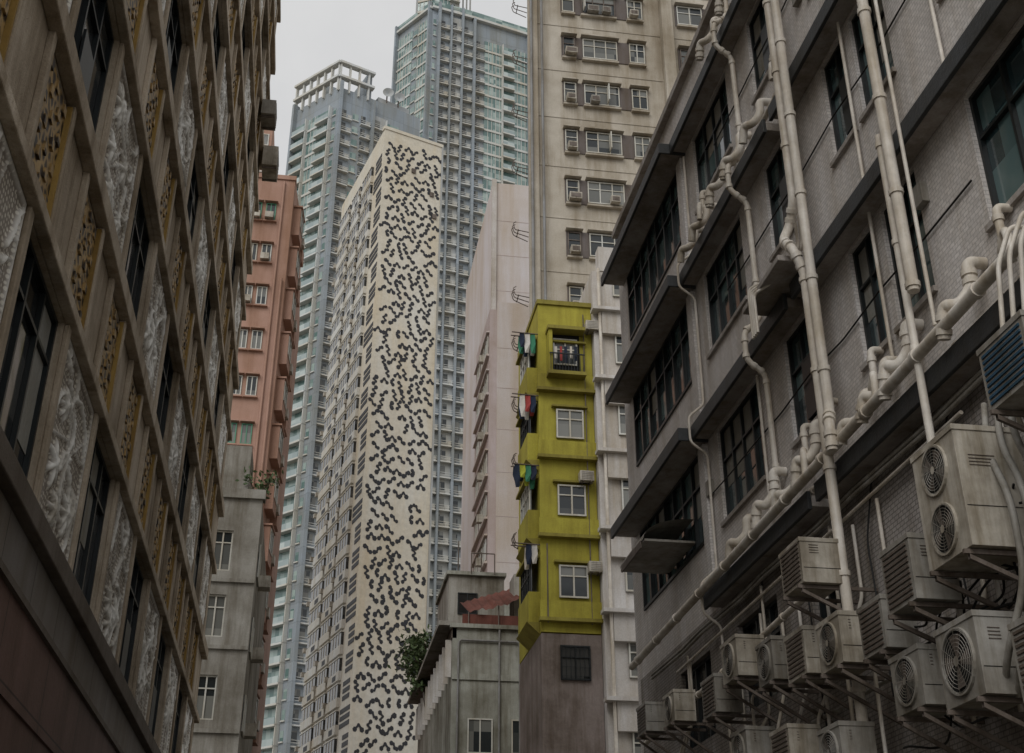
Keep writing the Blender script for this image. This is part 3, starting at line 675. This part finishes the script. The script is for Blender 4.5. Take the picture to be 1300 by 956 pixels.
tface(b,F(*p1,p0[0]-p1[0],p0[1]-p1[1]),[('win',1.2),('bal',3.4),('gl',2.6),('bal',3.4),('fin',.5)],2,157,3.05,1)
tface(b,F(*p1,p2[0]-p1[0],p2[1]-p1[1]),[('fin',.6),('ac',2.4),('win',1.8),('ac',2.2)],2,157,3.05,2)
tface(b,F(*p2,p3[0]-p2[0],p3[1]-p2[1]),[('fin',.5),('col',2.5),('bal',3),('ac',2.4),('win',2)],2,155,3.05,3)
f1=F(*p1,p0[0]-p1[0],p0[1]-p1[1]); f2=F(*p1,p2[0]-p1[0],p2[1]-p1[1])
for fr in (f1,f2):
    for z in (161,164.5): box(b('crown_frame'),fr,-.4,fr.len+.2,-.3,.9,z,z+.5,'t_slab')
    k=0
    while k<=fr.len: box(b('crown_frame'),fr,k-.15,k+.15,-.1,.5,158,164.5,'t_slab'); k+=2.0
box(b('crown_frame'),f2,0,fr.len,-8,-7.5,158,165,'t_blue'); box(b('crown_frame'),f2,fr.len-1,fr.len,-8,-.3,159,165,'t_blue')
f3=F(*p2,p3[0]-p2[0],p3[1]-p2[1]); box(b('roof_plant'),f3,2,9,-6,-1,159,161,'t_grey')
for s_ in (3.6,6.2):
    q=b('satellite_dishes'); c=Vector(f3.p(s_,0,162.2)); n=16; vs=[c+Vector((0,.5,0))]; 
    for t in range(n): a=6.2832*t/n; vs.append(c+Vector((1.1*math.cos(a),-.1,1.1*math.sin(a)+.0)))
    q.add(vs,[(0,1+t,1+(t+1)%n) for t in range(n)],'t_grey'); box(q,f3,s_-.1,s_+.1,-.6,-.4,160,162,'steel')
b.done()
b=B('twin_crown_glass_tower'); q0=(8.2,213.5);q1=(15,204);q2=(24,206);q3=(37,209.5)
prism(b('core'),[q0,q1,q2,q3,(38,235),(8,235)],0,193,'t_blue')
g0=F(*q1,q0[0]-q1[0],q0[1]-q1[1]); g1=F(*q1,q2[0]-q1[0],q2[1]-q1[1]); g2=F(*q2,q3[0]-q2[0],q3[1]-q2[1])
tface(b,g0,[('fin',.4),('gl',3.4),('win',1.6),('gl',4.2),('fin',.4)],2,192,3.05,4)
tface(b,g1,[('win',1.2),('fin',.6),('ac',2.3),('fin',.4),('col',2.2),('fin',.5),('ac',2.3)],2,192,3.05,5)
tface(b,g2,[('fin',.5),('ac',2.2),('gl',3.8),('bal',2.6),('gl',3),('fin',.5)],2,190,3.05,6)
for fr in (g0,g1,g2): box(b('crown'),fr,-.2,fr.len,-.4,.8,193,193.6,'t_slab'); box(b('crown'),fr,0,fr.len-.1,-.2,.2,193.6,195.5,'glass_green')
# raised upper volume with its own glazing between the two crowns
h0=(12,207);h1=(16.5,204.8);h2=(21,205.8)
prism(b('crown'),[h0,h1,h2,(21,216),(12,216)],193.6,206,'t_grey'); tface(b,F(*h1,h2[0]-h1[0],h2[1]-h1[1]),[('gl',2),('ac',2)],194,206,3.05,8); tface(b,F(*h1,h0[0]-h1[0],h0[1]-h1[1]),[('gl',3)],194,206,3.05,9)
pipes('masts',b.e,[[(22+i*.8,208,193),(22+i*.8,208,203)] for i in range(3)],.18,'t_grey',0,1)
b.done()
# ------------------------------------------------------------ plants
def plant(name,c,R,nleaf,size,seed):
    r=random.Random(seed); e=bpy.data.objects.new(name,None); scene.collection.objects.link(e)
    cx,cy,cz=c; br=[]; clumps=[]
    for i in range(9):
        a=r.uniform(0,6.28); l=R*r.uniform(.45,1); z=R*r.uniform(.1,1.3)
        t=(cx+l*math.cos(a)*.8,cy+l*math.sin(a)*.8,cz+z); br.append([(cx,cy,cz-R*.8),(cx+.3*l*math.cos(a),cy+.3*l*math.sin(a),cz+z*.4),t]); clumps.append(t)
    pipes('limbs',e,br,.04*R,'bark',.3,1)
    mb=MB()
    for i in range(nleaf):
        t=r.choice(clumps); p=Vector(t)+Vector([r.gauss(0,R*.22) for _ in range(3)])
        u=Vector([r.gauss(0,1) for _ in range(3)]).normalized(); w=u.cross(Vector([r.gauss(0,1) for _ in range(3)])).normalized()
        s_=size*r.uniform(.6,1.3); mb.add([p-u*s_,p+w*s_*.45,p+u*s_,p-w*s_*.45],[(0,1,2,3)],'leaf')
    mb.obj('leaves',e)
plant('rooftop_tree',(7.4,80,20.6),2.0,1500,.2,2); plant('rooftop_shrub',(-2.9,50.6,20.6),.8,320,.11,4); plant('creeper_plant',(6.5,72,17.4),1.0,400,.16,6)
# ------------------------------------------------------------ sky & sun
w=bpy.data.worlds.new('World'); scene.world=w; w.use_nodes=True; nt=w.node_tree; bg=nt.nodes['Background']
EL,AZ=40,212
sky=N(nt,'ShaderNodeTexSky',sky_type='NISHITA'); sky.sun_disc=False; sky.sun_elevation=math.radians(EL); sky.sun_rotation=math.radians(AZ)
hs=N(nt,'ShaderNodeHueSaturation'); hs.inputs['Saturation'].default_value=.12; nt.links.new(sky.outputs[0],hs.inputs['Color'])
tc=N(nt,'ShaderNodeTexCoord'); cl=ramp(nt,noise(nt,tc.outputs['Generated'],3.2,6,.55),.32,(5.9,5.97,6.08),.68,(7.4,7.38,7.35))
mx=N(nt,'ShaderNodeMix',data_type='RGBA'); mx.inputs[0].default_value=.8; nt.links.new(hs.outputs[0],mx.inputs[6]); nt.links.new(cl,mx.inputs[7])
nt.links.new(mx.outputs[2],bg.inputs['Color']); bg.inputs['Strength'].default_value=.112
sd=bpy.data.lights.new('sun','SUN'); sd.energy=1.45; sd.angle=math.radians(40); sd.color=(1,.985,.96)
so=bpy.data.objects.new('sun',sd); scene.collection.objects.link(so)
az=math.radians(AZ); el=math.radians(EL)
to=Vector((math.sin(az)*math.cos(el),math.cos(az)*math.cos(el),math.sin(el)))
so.rotation_euler=to.to_track_quat('Z','Y').to_euler()
# ------------------------------------------------------------ camera
cd=bpy.data.cameras.new('camera'); cam=bpy.data.objects.new('camera',cd); scene.collection.objects.link(cam)
cam.location=(0,0,1.6); cam.rotation_euler=(math.radians(90+28.28),0,math.radians(-9.03))
cd.sensor_width=36; cd.lens=43.75; cd.shift_y=-.0346; cd.clip_end=4000; cd.clip_start=.05
scene.camera=cam
scene.view_settings.view_transform='Standard'; scene.view_settings.look='None'; scene.view_settings.exposure=0
